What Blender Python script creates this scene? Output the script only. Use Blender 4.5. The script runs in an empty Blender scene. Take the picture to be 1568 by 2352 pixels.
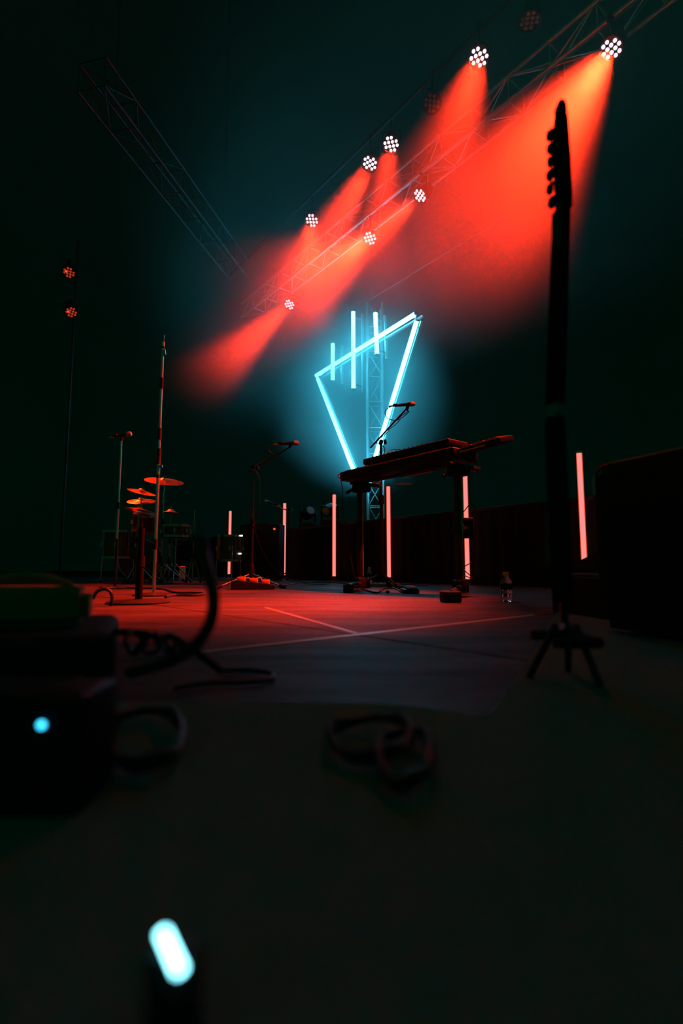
import bpy, bmesh, math, random
from mathutils import Vector, Matrix

C = bpy.context.scene.collection
sc = bpy.context.scene
V = Vector
rnd = random.Random(7)

# ------------------------------------------------------------------ camera
F = 1200.0                      # focal length in pixels of the 1568 x 2352 frame
PT = math.atan(.105)            # pitch up
CH = .2                         # camera height above the stage
cd = bpy.data.cameras.new('camera')
cam = bpy.data.objects.new('camera', cd)
C.objects.link(cam)
sc.camera = cam
cam.location = (0, 0, CH)
cam.rotation_euler = (math.pi / 2 + PT, 0, 0)
cd.sensor_fit = 'VERTICAL'
cd.sensor_height = 36
cd.lens = F / 2352 * 36
cd.clip_start = .02
cd.dof.use_dof = True
cd.dof.focus_distance = 5.5
cd.dof.aperture_fstop = 1.9

# ------------------------------------------------------------------ world, exposure
w = bpy.data.worlds.new('world')
sc.world = w
w.use_nodes = True
w.node_tree.nodes['Background'].inputs[0].default_value = (0, .040, .0155, 1)
w.node_tree.nodes['Background'].inputs[1].default_value = 1
sc.view_settings.view_transform = 'Standard'
sc.view_settings.look = 'None'
sc.view_settings.exposure = 0
sc.view_settings.gamma = 1
sc.cycles.use_denoising = True
sc.cycles.volume_bounces = 0
sc.cycles.volume_step_rate = 2
sc.cycles.volume_max_steps = 64
sc.cycles.max_bounces = 6
sc.cycles.caustics_refractive = False

RED = (1, .027, .006)            # the par cans' red
SPOT_W = 5000
CYAN = (.062, .62, .92)
CYAN_S = 24


def ray(px, py):
    u = (px - 784) / F
    v = (1176 - py) / F
    c, s = math.cos(PT), math.sin(PT)
    return V((u, c - v * s, s + v * c))


def atY(px, py, Y):
    d = ray(px, py)
    return V((0, 0, CH)) + d * (Y / d.y)


def atZ(px, py, Z=0):
    d = ray(px, py)
    return V((0, 0, CH)) + d * ((Z - CH) / d.z)


U = V((-.614, .789, 0))         # the direction the rig, the sign and the tube row share
NRM = V((.789, .614, 0))


# ------------------------------------------------------------------ materials
def mat(name, col, rough=.5, metal=0, em=None, es=0, spec=.5, trans=0, ior=1.45, bump=None, var=None):
    m = bpy.data.materials.new(name)
    m.use_nodes = True
    nt = m.node_tree
    b = nt.nodes['Principled BSDF']
    b.inputs['Base Color'].default_value = (*col, 1)
    b.inputs['Roughness'].default_value = rough
    b.inputs['Metallic'].default_value = metal
    b.inputs['Specular IOR Level'].default_value = spec
    b.inputs['Transmission Weight'].default_value = trans
    b.inputs['IOR'].default_value = ior
    if em:
        b.inputs['Emission Color'].default_value = (*em, 1)
        b.inputs['Emission Strength'].default_value = es
    else:
        # fine wear: every surface gets a little noise in its roughness
        tc = nt.nodes.new('ShaderNodeTexCoord')
        nz = nt.nodes.new('ShaderNodeTexNoise')
        nz.inputs['Scale'].default_value = 35
        nt.links.new(tc.outputs['Object'], nz.inputs['Vector'])
        mr = nt.nodes.new('ShaderNodeMapRange')
        mr.inputs[3].default_value = max(.03, rough - .12)
        mr.inputs[4].default_value = min(1, rough + .12)
        nt.links.new(nz.outputs[0], mr.inputs[0])
        nt.links.new(mr.outputs[0], b.inputs['Roughness'])
        if bump:
            bp = nt.nodes.new('ShaderNodeBump')
            bp.inputs['Strength'].default_value = bump[1]
            bp.inputs['Distance'].default_value = .004
            n2 = nt.nodes.new('ShaderNodeTexNoise')
            n2.inputs['Scale'].default_value = bump[0]
            nt.links.new(tc.outputs['Object'], n2.inputs['Vector'])
            nt.links.new(n2.outputs[0], bp.inputs['Height'])
            nt.links.new(bp.outputs[0], b.inputs['Normal'])
    return m


M_ = {
    'black_plastic': mat('black_plastic', (.012, .012, .012), .5, spec=.15),
    'black_metal': mat('black_metal', (.025, .025, .025), .35, .3, spec=.3),
    'black_tolex': mat('black_tolex', (.02, .02, .02), .7, spec=.15, bump=(400, .6)),
    'black_rubber': mat('black_rubber', (.018, .018, .018), .7, spec=.2),
    'cable': mat('cable', (.02, .02, .02), .5, spec=.25),
    'black_cloth': mat('black_cloth', (.016, .016, .016), .95, spec=.0, bump=(60, .8)),
    'shade_sheet': mat('shade_sheet', (.16, .16, .16), 1, spec=0, bump=(300, 1)),  # matt material of the sheet that darkens the near floor
    'truss': mat('truss_aluminium', (.5, .5, .5), .4, .7),
    'dark_truss': mat('truss_painted_black', (.03, .03, .035), .45, .0),
    'chrome': mat('chrome', (.5, .5, .5), .2, 1),
    'pole_metal': mat('pole_metal', (.5, .56, .62), .34, 1),
    'gleam_chrome': mat('gleam_chrome', (.95, .95, .95), .3, 1),  # brighter copy of chrome, puts the white gleam on one leg
    'matte_black': mat('matte_black', (.005, .005, .005), .8, spec=.1),
    'steel': mat('steel', (.28, .28, .28), .22, 1),
    'brass': mat('cymbal_bronze', (.85, .55, .25), .32, 1),
    'drum_shell': mat('drum_shell', (.03, .025, .02), .2),
    'drum_head': mat('drum_head', (.25, .25, .24), .5),
    'mesh_grille': mat('microphone_grille', (.30, .30, .30), .35, .9, bump=(900, .8)),
    'lit_plastic': mat('orange_lit_plastic', (.62, .15, .06), .6, spec=.2),  # pale box with orange light put into its base colour
    'white': mat('white_enamel', (.8, .78, .78), .5, spec=.2),
    'tape': mat('gaffer_tape', (.33, .31, .30), .35, bump=(120, .4)),
    'orange': mat('orange_plastic_and_light', (.75, .22, .05), .4),  # real plastic, and parts coloured orange as if lit
    'clear': mat('clear_plastic', (1, 1, 1), .05, trans=1, ior=1.33),
    'water': mat('water', (1, 1, 1), .02, trans=1, ior=1.33),
    'wood': mat('guitar_wood', (.012, .010, .009), .7, spec=.0),
    'fretboard': mat('rosewood', (.012, .01, .009), .7, spec=0),
    'key_white': mat('white_key', (.55, .55, .52), .3),
    'lens': mat('led_lens', (1, .9, .95), .2, em=(1, .66, .76), es=2.0),
    'lens_off': mat('led_lens_unlit', (.25, .25, .28), .15),
    'lens_dim': mat('led_lens_faint_red', (.3, .1, .1), .2, em=(1, .07, .02), es=.35),
    'sign': mat('cyan_white_light_tube', (.8, .9, .9), .4, em=CYAN, es=CYAN_S),
    'core': mat('pink_red_light_tube', (.5, .2, .2), .4, em=(1, .42, .44), es=1.02),
    'wall': mat('painted_black_wall', (.20, .20, .20), .95, spec=0),
    'blue_led': mat('blue_indicator', (.1, .3, .4), .4, em=(.03, .42, .68), es=6),
    'blue_glint': mat('blue_white_glint', (.1, .3, .4), .4, em=(.25, .85, 1), es=9),  # glow in place of a reflection on bare metal
    'white_glint': mat('chrome_glint', (.8, .8, .8), .4, em=(.8, 1, 1), es=3),  # glow in place of reflections on drum chrome
    'red_led_and_glint': mat('red_indicator_and_glint', (.3, .1, .1), .4, em=(1, .08, .015), es=1.2),  # amplifier pilot light, and the red glints on the side lamps
}


def shell_mat():
    m = bpy.data.materials.new('red_tinted_diffuser')
    m.use_nodes = True
    nt = m.node_tree
    nt.nodes.clear()
    o = nt.nodes.new('ShaderNodeOutputMaterial')
    mx = nt.nodes.new('ShaderNodeMixShader')
    mx.inputs[0].default_value = .45
    t = nt.nodes.new('ShaderNodeBsdfTransparent')
    e = nt.nodes.new('ShaderNodeEmission')
    e.inputs[0].default_value = (1, .1, .035, 1)
    e.inputs[1].default_value = 1.0
    nt.links.new(t.outputs[0], mx.inputs[1])
    nt.links.new(e.outputs[0], mx.inputs[2])
    nt.links.new(mx.outputs[0], o.inputs[0])
    return m


M_['shell'] = shell_mat()


def floor_mat():
    m = bpy.data.materials.new('worn_black_stage_ply')
    m.use_nodes = True
    nt = m.node_tree
    L = nt.links.new
    b = nt.nodes['Principled BSDF']
    g = nt.nodes.new('ShaderNodeNewGeometry')
    mp = nt.nodes.new('ShaderNodeMapping')
    mp.inputs['Rotation'].default_value = (0, 0, .25)
    mp.inputs['Scale'].default_value = (1.1, 4.5, 1)
    L(g.outputs['Position'], mp.inputs['Vector'])
    n1 = nt.nodes.new('ShaderNodeTexNoise')
    n1.inputs['Scale'].default_value = 1.6
    n1.inputs['Detail'].default_value = 8
    n1.inputs['Roughness'].default_value = .65
    L(mp.outputs[0], n1.inputs['Vector'])
    n2 = nt.nodes.new('ShaderNodeTexNoise')
    n2.inputs['Scale'].default_value = 9
    n2.inputs['Detail'].default_value = 6
    L(mp.outputs[0], n2.inputs['Vector'])
    cr = nt.nodes.new('ShaderNodeValToRGB')
    cr.color_ramp.elements[0].position = .36
    cr.color_ramp.elements[0].color = (.010, .010, .010, 1)
    cr.color_ramp.elements[1].position = .66
    cr.color_ramp.elements[1].color = (.060, .056, .060, 1)
    L(n1.outputs[0], cr.inputs[0])
    mx = nt.nodes.new('ShaderNodeMix')
    mx.data_type = 'RGBA'
    mx.blend_type = 'MULTIPLY'
    mx.inputs['Factor'].default_value = .7
    c2 = nt.nodes.new('ShaderNodeValToRGB')
    c2.color_ramp.elements[0].position = .3
    c2.color_ramp.elements[0].color = (.45, .45, .45, 1)
    c2.color_ramp.elements[1].position = .6
    c2.color_ramp.elements[1].color = (1, 1, 1, 1)
    L(n2.outputs[0], c2.inputs[0])
    L(cr.outputs[0], mx.inputs['A'])
    L(c2.outputs[0], mx.inputs['B'])
    L(mx.outputs['Result'], b.inputs['Base Color'])
    mr = nt.nodes.new('ShaderNodeMapRange')
    mr.inputs[3].default_value = .75
    mr.inputs[4].default_value = .5
    L(n1.outputs[0], mr.inputs[0])
    L(mr.outputs[0], b.inputs['Roughness'])
    b.inputs['Specular IOR Level'].default_value = .12
    bp = nt.nodes.new('ShaderNodeBump')
    bp.inputs['Strength'].default_value = .5
    bp.inputs['Distance'].default_value = .004
    L(n2.outputs[0], bp.inputs['Height'])
    L(bp.outputs[0], b.inputs['Normal'])
    return m


M_['floor'] = floor_mat()


# ------------------------------------------------------------------ mesh helpers
def frame_of(a, b):
    d = (b - a)
    q = d.to_track_quat('Z', 'Y').to_matrix().to_4x4()
    return d.length, q


class MB:
    def __init__(self):
        self.bm = bmesh.new()

    def cyl(self, a, b, r, r2=None, n=12):
        a, b = V(a), V(b)
        ln, q = frame_of(a, b)
        m = Matrix.Translation((a + b) / 2) @ q
        bmesh.ops.create_cone(self.bm, cap_ends=True, segments=n, radius1=r, radius2=r if r2 is None else r2,
                              depth=ln, matrix=m)
        return self

    def box(self, c, s, rz=0, bev=0, rot=None):
        m = Matrix.Translation(V(c)) @ (rot.to_4x4() if rot else Matrix.Rotation(rz, 4, 'Z')) @ Matrix.Diagonal((*s, 1))
        r = bmesh.ops.create_cube(self.bm, size=1, matrix=m)
        if bev:
            es = list({e for v in r['verts'] for e in v.link_edges})
            bmesh.ops.bevel(self.bm, geom=es, offset=bev, segments=3, affect='EDGES', profile=.5)
        return self

    def sphere(self, c, r, s=(1, 1, 1), n=12, rot=None):
        m = Matrix.Translation(V(c)) @ (rot.to_4x4() if rot else Matrix()) @ Matrix.Diagonal((*s, 1))
        bmesh.ops.create_uvsphere(self.bm, u_segments=n, v_segments=max(6, n // 2 + 2), radius=r, matrix=m)
        return self

    def sweep(self, pts, r, n=8, smooth=True, closed=False, sub=6):
        P = [V(p) for p in pts]
        if smooth and len(P) > 2:
            Q = []
            k = len(P)
            for i in range(k if closed else k - 1):
                p0 = P[(i - 1) % k] if (closed or i > 0) else P[0] * 2 - P[1]
                p1, p2 = P[i], P[(i + 1) % k]
                p3 = P[(i + 2) % k] if (closed or i < k - 2) else P[-1] * 2 - P[-2]
                for j in range(sub):
                    t = j / sub
                    Q.append(.5 * ((2 * p1) + (p2 - p0) * t + (2 * p0 - 5 * p1 + 4 * p2 - p3) * t * t
                                   + (3 * p1 - p0 - 3 * p2 + p3) * t ** 3))
            if not closed:
                Q.append(P[-1])
            P = Q
        rings = []
        up = V((0, 0, 1))
        k = len(P)
        for i, p in enumerate(P):
            if closed:
                t = P[(i + 1) % k] - P[i - 1]
            else:
                t = P[min(i + 1, k - 1)] - P[max(i - 1, 0)]
            t.normalize()
            x = up - t * up.dot(t)
            if x.length < .05:
                x = V((1, 0, 0)) - t * t.x
            x.normalize()
            up = x
            y = t.cross(x)
            rr = r(i / max(1, k - 1)) if callable(r) else r
            rings.append([self.bm.verts.new(p + x * (math.cos(2 * math.pi * j / n) * rr)
                                            + y * (math.sin(2 * math.pi * j / n) * rr)) for j in range(n)])
        for i in range(k if closed else k - 1):
            A, B = rings[i], rings[(i + 1) % k]
            for j in range(n):
                self.bm.faces.new((A[j], A[(j + 1) % n], B[(j + 1) % n], B[j]))
        if not closed:
            self.bm.faces.new(list(reversed(rings[0])))
            self.bm.faces.new(rings[-1])
        return self

    def lathe(self, prof, n=24, c=(0, 0, 0), rot=None):
        """prof: (radius, height) pairs"""
        mt = Matrix.Translation(V(c)) @ (rot.to_4x4() if rot else Matrix())
        rings = []
        for r, z in prof:
            if r < 1e-5:
                rings.append([self.bm.verts.new(mt @ V((0, 0, z)))])
            else:
                rings.append([self.bm.verts.new(mt @ V((r * math.cos(2 * math.pi * j / n), r * math.sin(2 * math.pi * j / n), z)))
                              for j in range(n)])
        for A, B in zip(rings, rings[1:]):
            for j in range(n):
                a, b2 = A[j % len(A)], A[(j + 1) % len(A)]
                c2, d = B[(j + 1) % len(B)], B[j % len(B)]
                vs = []
                for q in (a, b2, c2, d):
                    if q not in vs:
                        vs.append(q)
                if len(vs) > 2:
                    self.bm.faces.new(vs)
        return self

    def prism(self, poly, z0, z1):
        """poly: list of (x, y); extruded z0..z1"""
        a = [self.bm.verts.new((x, y, z0)) for x, y in poly]
        b = [self.bm.verts.new((x, y, z1)) for x, y in poly]
        k = len(poly)
        self.bm.faces.new(list(reversed(a)))
        self.bm.faces.new(b)
        for i in range(k):
            self.bm.faces.new((a[i], a[(i + 1) % k], b[(i + 1) % k], b[i]))
        return self

    def build(self, name, material, parent=None, smooth=True, rot=None, shift=None):
        if rot:
            self.bm.transform(rot.to_4x4())
        if shift is not None:
            self.bm.transform(Matrix.Translation(V(shift)))
        bmesh.ops.recalc_face_normals(self.bm, faces=self.bm.faces)
        me = bpy.data.meshes.new(name)
        self.bm.to_mesh(me)
        self.bm.free()
        if smooth:
            for p in me.polygons:
                p.use_smooth = True
            try:
                me.set_sharp_from_angle(angle=math.radians(38))
            except Exception:
                pass
        me.materials.append(M_[material])
        o = bpy.data.objects.new(name, me)
        C.objects.link(o)
        if parent is not None:
            o.parent = parent
        return o


def tag(o, label, cat=None, group=None, kind=None):
    if label:
        o['label'] = label
    if cat:
        o['category'] = cat
    if group:
        o['group'] = group
    if kind:
        o['kind'] = kind
    return o


def thing(name, label, cat, loc=(0, 0, 0), rz=0, group=None, rot=None):
    o = bpy.data.objects.new(name, None)
    o.empty_display_size = .1
    C.objects.link(o)
    o.location = loc
    o.rotation_euler = rot if rot else (0, 0, rz)
    return tag(o, label, cat, group)


def copy_tree(o, parent=None):
    c = o.copy()
    C.objects.link(c)
    c.parent = parent
    for ch in [x for x in bpy.data.objects if x.parent == o]:
        copy_tree(ch, c)
    return c


def copy_thing(o, loc, label, rot=None, scale=None):
    c = copy_tree(o)
    c.location = loc
    if rot is not None:
        c.rotation_euler = rot
    if scale:
        c.scale = (scale,) * 3
    c['label'] = label
    return c


# ------------------------------------------------------------------ hall
prof = [(30, -.1), (30, 6)] + [(12 + 18 * math.cos(math.pi / 2 * k / 24), 6 + 14 * math.sin(math.pi / 2 * k / 24)) for k in range(1, 25)]
mb = MB()
mb.prism(prof + [(y_ + .1, z_ + .1) for y_, z_ in reversed(prof)], -38, 38)
mb.bm.transform(Matrix(((0, 0, 1, 0), (1, 0, 0, 0), (0, 1, 0, 0), (0, 0, 0, 1))))
wb = mb.build('wall_back', 'wall')
tag(wb, None, None, None, 'structure')
ce = MB().box((0, 10, 20.1), (76, 10, .2)).build('ceiling', 'wall', smooth=False)
tag(ce, None, None, None, 'structure')

# ------------------------------------------------------------------ stage floor
J0 = atZ(820, 1458)                                   # where the two tape lines meet
LA, LB = atZ(470, 1497), atZ(1120, 1425)
ang1 = math.atan2((LB - LA).y, (LB - LA).x)
floor = MB().box((0, 14.5, -.07), (76, 31, .08)).build('floor', 'black_plastic', smooth=False)
tag(floor, None, None, None, 'structure')
ux, uy = math.cos(ang1), math.sin(ang1)
pm = None
for i in range(-8, 9):
    for j in range(-10, 11):
        cx = J0.x + ux * (i + .5) * 2.44 - uy * (j + .5) * 1.22
        cy = J0.y + uy * (i + .5) * 2.44 + ux * (j + .5) * 1.22
        if not (-7.3 < cx < 7.3 and -.1 < cy < 10.2):
            continue
        if pm is None:
            p = MB().box((0, 0, -.0095), (2.434, 1.214, .019), bev=.002).build('deck_panel', 'floor', floor, smooth=False)
            pm = p.data
        else:
            p = bpy.data.objects.new('deck_panel', pm)
            C.objects.link(p)
            p.parent = floor
        p.location = (cx, cy, rnd.uniform(-.0012, 0))
        p.rotation_euler = (0, 0, ang1)


def strip(a, b, wd, name, label, h=.0012, m='tape'):
    a, b = V(a), V(b)
    c = (a + b) / 2
    d = b - a
    L_ = d.length
    mb = MB()
    k = max(2, int(L_ / .05))
    sd = V((-d.y, d.x, 0)).normalized()
    top, bot = [], []
    for i in range(k + 1):
        p = a + d * (i / k) - c
        wv = wd * rnd.uniform(.42, .54)
        top.append(((p + sd * wv).x, (p + sd * wv).y))
        bot.append(((p - sd * wv).x, (p - sd * wv).y))
    mb.prism(bot + top[::-1], 0, h)
    o = mb.build(name, m, smooth=False)
    o.location = c
    return tag(o, label, 'tape')


strip(atZ(420, 1503), atZ(1225, 1413), .026, 'floor_tape', 'long pale strip of tape running diagonally across the stage floor')
strip(atZ(818, 1455), atZ(610, 1396), .018, 'floor_tape', 'fainter pale strip of tape branching off the long strip on the stage floor')
strip(atZ(676, 1624), atZ(711, 1620), .010, 'floor_tape', 'tiny scrap of orange tape on the dark floor near the cables', m='orange')

# matt sheet added to darken the floor in front and to the right
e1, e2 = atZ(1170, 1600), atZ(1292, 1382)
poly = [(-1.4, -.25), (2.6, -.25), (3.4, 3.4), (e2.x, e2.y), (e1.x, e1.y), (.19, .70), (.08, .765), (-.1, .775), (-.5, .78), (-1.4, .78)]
cp = MB().prism(poly, 0, .007).build('shade_sheet', 'shade_sheet', smooth=False)
tag(cp, 'matt sheet added to darken the floor in the foreground and along its dark side', 'shade_sheet')

# riser behind the tube row, cloth fronted
rc = V((-.3, 8.9, 0))
rs = thing('stage_riser', 'low black cloth-fronted riser behind the row of upright light tubes', 'stage riser', rc, math.atan2(U.y, U.x))
MB().box((0, 0, .84), (12, .8, .04), bev=.004).build('deck', 'black_plastic', rs, smooth=False)
pts = []
for i in range(481):
    x = -6 + 12 * i / 480
    pts.append((x, .40 + .014 * math.sin(i * .9) + .006 * math.sin(i * .37)))
skirt = MB().prism(pts + [(x, y - .008) for x, y in reversed(pts)], .0, .82)
skirt.build('skirt', 'black_cloth', rs)
for x in (-5.8, -3, 0, 3, 5.8):
    MB().box((x, 0, .41), (.05, .6, .82)).build('leg', 'black_metal', rs, smooth=False)


# ------------------------------------------------------------------ overhead truss
def box_truss(name, label, p0, p1, wd=.3, r=.025, m='truss', bay=.5, tri=False):
    p0, p1 = V(p0), V(p1)
    d = p1 - p0
    L_ = d.length
    q = d.to_track_quat('X', 'Z')
    t = thing(name, label, 'truss', p0)
    t.rotation_mode = 'QUATERNION'
    t.rotation_quaternion = q
    h = wd / 2
    cs = [(-h, -h), (h, -h), (h, h), (-h, h)]
    for (y, z) in cs:
        MB().cyl((0, y, z), (L_, y, z), r).build('chord', m, t)
    nb = max(1, int(L_ / bay))
    bl = L_ / nb
    face = MB()
    for i in range(nb):
        x = i * bl
        for k in range(4):
            a, b = cs[k], cs[(k + 1) % 4]
            if (i + k) % 2:
                a, b = b, a
            s = MB().cyl((x, *a), (x + bl, *b), r * .42, n=6)
            s.build('brace', m, t)
        sq = MB()
        for k in range(4):
            sq.cyl((x, *cs[k]), (x, *cs[(k + 1) % 4]), r * .42, n=6)
        sq.build('cross_frame', m, t)
    return t


b966 = atZ(966, 448, 5.15)
b850 = atZ(850, 547, 5.15)
tl = b966 + V((0, 0, .48)) + NRM * .15
box_truss('lighting_truss', 'long aluminium box truss above the lower row of red par lights', tl + U * -3.4, tl + U * 5.2, .3, .024)
a898 = atZ(898, 330, 5.5)
pl0, pl1 = a898 + V((0, 0, .36)) + U * -3.0, a898 + V((0, 0, .36)) + U * 4.5
pp = MB().cyl(pl0, pl1, .025).build('lighting_pipe', 'black_metal')
tag(pp, 'thin black pipe from which the upper row of red par lights hangs', 'pipe')
q0 = atZ(1000, 596, 5.6)
pp = MB().cyl(q0 + U * -2.2, q0 + U * 2.6, .014).build('batten_pipe', 'dark_truss')
tag(pp, 'thin far metal batten glinting red in the haze above the triangle sign', 'pipe')
lp = atZ(300, 290, 5.6)
ld_ = V((.228, 1, 0)).normalized()
box_truss('side_truss', 'dark side truss with faint blue edges high at the unlit side of the stage', lp - ld_ * .7, lp + ld_ * 3.2, .34, .022, 'dark_truss')
for k_, lb_ in ((-.3, 'nearer hoist chain of the dark side truss'), (2.6, 'farther hoist chain of the dark side truss')):
    c0_ = lp + ld_ * k_
    o = MB().cyl(c0_ + V((0, 0, .15)), c0_ + V((0, 0, 14.3)), .008, n=6).build('hoist_chain', 'dark_truss')
    tag(o, lb_, 'chain')


# ------------------------------------------------------------------ par lights
PAR_POS = []
for r_, xs in ((1.5, (-.5, .5)), (.5, (-1.5, -.5, .5, 1.5)), (-.5, (-1.5, -.5, .5, 1.5)), (-1.5, (-.5, .5))):
    for x_ in xs:
        PAR_POS.append((x_ * .047 + r_ * .008, r_ * .047))


def par_light(loc, target, label, lens='lens', power=None, hang=.36, size=26, sc_=1.0, group='red par lights on the overhead rig', roll=0.0):
    loc, target = V(loc), V(target)
    q = (target - loc).to_track_quat('-Z', 'Y')
    t = thing('par_light', label, 'stage light', loc, group=group)
    R = q.to_matrix() @ Matrix.Rotation(roll, 3, 'Z')
    h = MB().lathe([(0, .17), (.05, .17), (.085, .14), (.1, .06), (.11, .0), (.113, -.03), (.104, -.03), (.102, -.012), (0, -.012)], 28)
    h.build('housing', 'black_metal', t, rot=R)
    for k in range(3):
        MB().box((0, 0, .165 + .01 * k), (.10, .10, .005)).build('cooling_fin', 'black_metal', t, smooth=False, rot=R)
    for (x, y) in PAR_POS:
        MB().lathe([(0, -.026), (.012, -.024), (.0185, -.018), (.0185, -.010)], 12, (x, y, 0)).build('lens', lens, t, rot=R)
    # yoke
    y = MB()
    xa = R @ V((1, 0, 0))
    s1, s2 = xa * .118 + R @ V((0, 0, .05)), xa * -.118 + R @ V((0, 0, .05))
    up = V((0, 0, hang - .08))
    y.cyl(s1, s1 * .9 + V((0, 0, .15)), .006, n=6).cyl(s2, s2 * .9 + V((0, 0, .15)), .006, n=6)
    y.cyl(s1 * .9 + V((0, 0, .15)), s2 * .9 + V((0, 0, .15)), .008, n=6)
    y.build('yoke', 'black_metal', t)
    mid = (s1 + s2) * .45 + V((0, 0, .15))
    MB().cyl(mid, V((mid.x * .3, mid.y * .3, hang - .02)), .012, n=8).box((mid.x * .3, mid.y * .3, hang), (.05, .05, .06)).build('clamp', 'black_metal', t)
    if sc_ != 1:
        t.scale = (sc_,) * 3
    if power:
        ld = bpy.data.lights.new('par_beam', 'SPOT')
        ld.color = RED
        ld.energy = power
        ld.spot_size = math.radians(size)
        ld.spot_blend = .85
        ld.shadow_soft_size = .10
        o = bpy.data.objects.new('par_beam', ld)
        C.objects.link(o)
        o.location = loc + (target - loc).normalized() * .05
        o.rotation_euler = q.to_euler()
    return t


for (px, py, z, fx, fy, pw, sz, hg, lb) in [
    (1405, 110, 5.15, 548, 1370, 2.9, 34, .33, 'nearest red par light, highest on the rig, with the widest orange beam'),
    (1100, 130, 5.5, 700, 1400, 1.05, 19, .36, 'red par light of the upper row with a tall steep beam, second nearest'),
    (898, 330, 5.5, 752, 1380, .8, 16, .36, 'red par light above and beside its twin, third along the upper row'),
    (850, 374, 5.5, 300, 1366, 1.6, 17, .36, 'red par light just below its twin, with a beam slanting away from the sign'),
    (966, 448, 5.15, -90, 1350, 1.8, 21, .33, 'red par light hanging under the truss with a beam crossing in front of it'),
    (850, 547, 5.15, -430, 1430, 2.1, 20, .33, 'red par light in the middle of the orange haze, above the tallest sign bar'),
    (716, 506, 5.5, 640, 1385, 1.4, 14, .36, 'red par light at the far end of the upper row with a narrow downward beam'),
    (665, 699, 5.15, -60, 1360, 1.8, 16, .33, 'farthest and lowest red par light with a short slanting beam'),
]:
    par_light(atZ(px, py, z), atZ(fx, fy), lb, power=SPOT_W * pw, hang=hg, size=sz)
par_light(atZ(992, 236, 5.5), atZ(820, 1000, 1), 'unlit par light with thin cyan glints on its rim, beside the tall steep beam', 'lens_off', roll=.4, group='unlit par lights')
par_light(atZ(1217, 44, 5.5), atZ(1000, 1100, 1), 'unlit par light lost in the dark at the very top, one small blue glint', 'lens_off', group='unlit par lights')

# side lights on a boom at the dark side
sb = atY(158, 672, 8.5)
boom = thing('boom_pole', 'vertical black boom pole carrying two dim red lamps at the dark side', 'pole', (sb.x - .02, sb.y + .25, 0))
MB().cyl((0, 0, 0), (0, 0, sb.z + 1.1), .024).build('pole', 'black_metal', boom)
MB().lathe([(0, .03), (.2, .03), (.3, 0), (0, 0)], 24).build('base', 'black_metal', boom)
MB().cyl((-.28, 0, sb.z - .06), (-.02, 0, sb.z + .05), .012).build('outrigger', 'steel', boom)
p1_ = atY(158, 625, 8.5)
p2_ = atY(163, 716, 8.5)
par_light(p1_, (-2.0, 5.6, 0), 'dim side lamp with a red spark, upper of the two on the boom pole', 'lens_dim', power=SPOT_W * .28, size=26, group='side lamps on the boom pole', hang=.2)
par_light(p2_, (-1.9, 6.6, .2), 'dim side lamp with a red spark, lower of the two on the boom pole', 'lens_dim', power=SPOT_W * .25, size=24, group='side lamps on the boom pole', hang=.2)
for p in (p1_, p2_):
    g = MB().sphere(p + V((.03, -.14, -.07)), .016).build('red_spark', 'red_led_and_glint')  # glowing sphere added for the red glint on the lamp
    par = [o for o in bpy.data.objects if o.get('category') == 'stage light' and (o.location - p).length < .01][0]
    g.parent = par
    g.matrix_parent_inverse = Matrix.Translation(-par.location)

# ------------------------------------------------------------------ triangle light sign
VR = atY(955, 722, 8.6)


def onV(px, py, off=0):
    d = ray(px, py)
    o = V((0, 0, CH))
    return o + d * ((VR - o).dot(NRM) / d.dot(NRM)) + NRM * off


sg = thing('triangle_light_sign', 'glowing cyan-white inverted triangle of light tubes crossed by three upright bars', 'light sign', (VR.x, VR.y, 0))
S0 = V((VR.x, VR.y, 0))
bars = [((957, 719), (724, 864), 'long slanting top bar', 0), ((953, 732), (832, 1131), 'long side bar', .05),
        ((724, 866), (826, 1128), 'long side bar', .05),
        ((771, 789), (771, 879), 'short upright bar', -.08), ((818, 716), (819, 898), 'tallest upright bar', -.08),
        ((869, 719), (873, 820), 'short upright bar', -.08)]
for (a, b, nm, off) in bars:
    P, Q = onV(*a, off) - S0, onV(*b, off) - S0
    d = (Q - P).normalized()
    tb = MB().cyl(P + d * .03, Q - d * .03, .038, n=20).build('light_tube', 'sign', sg)
    for e, s in ((P, 1), (Q, -1)):
        MB().cyl(e, e + d * s * .03, .040, n=16).build('end_cap', 'chrome', tb)
    bk = NRM * (.16 - off)
    bb = MB()
    bb.box(((P + Q) / 2 + bk), (.05, .03, (Q - P).length), rot=d.to_track_quat('Z', 'Y').to_matrix())
    bb.build('backing_bar', 'truss', sg, smooth=False)
    for e in (P + d * .12, Q - d * .12):
        MB().cyl(e + NRM * .03, e + bk, .012, n=8).box(e + NRM * .045, (.06, .02, .05)).build('clamp', 'chrome', sg)

tw = atY(862, 1130, 10.35)

tt = box_truss('truss_tower', 'upright box truss tower rising behind the triangle sign', (tw.x, tw.y, .86), (tw.x, tw.y, 5.6), .3, .024, 'truss')
hz_ = MB().cyl(onV(836, 767, .3), onV(872, 764, .3), .008).build('cross_pipe', 'steel')
tag(hz_, 'thin level pipe glinting pink between the two taller sign bars', 'pipe')


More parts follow.
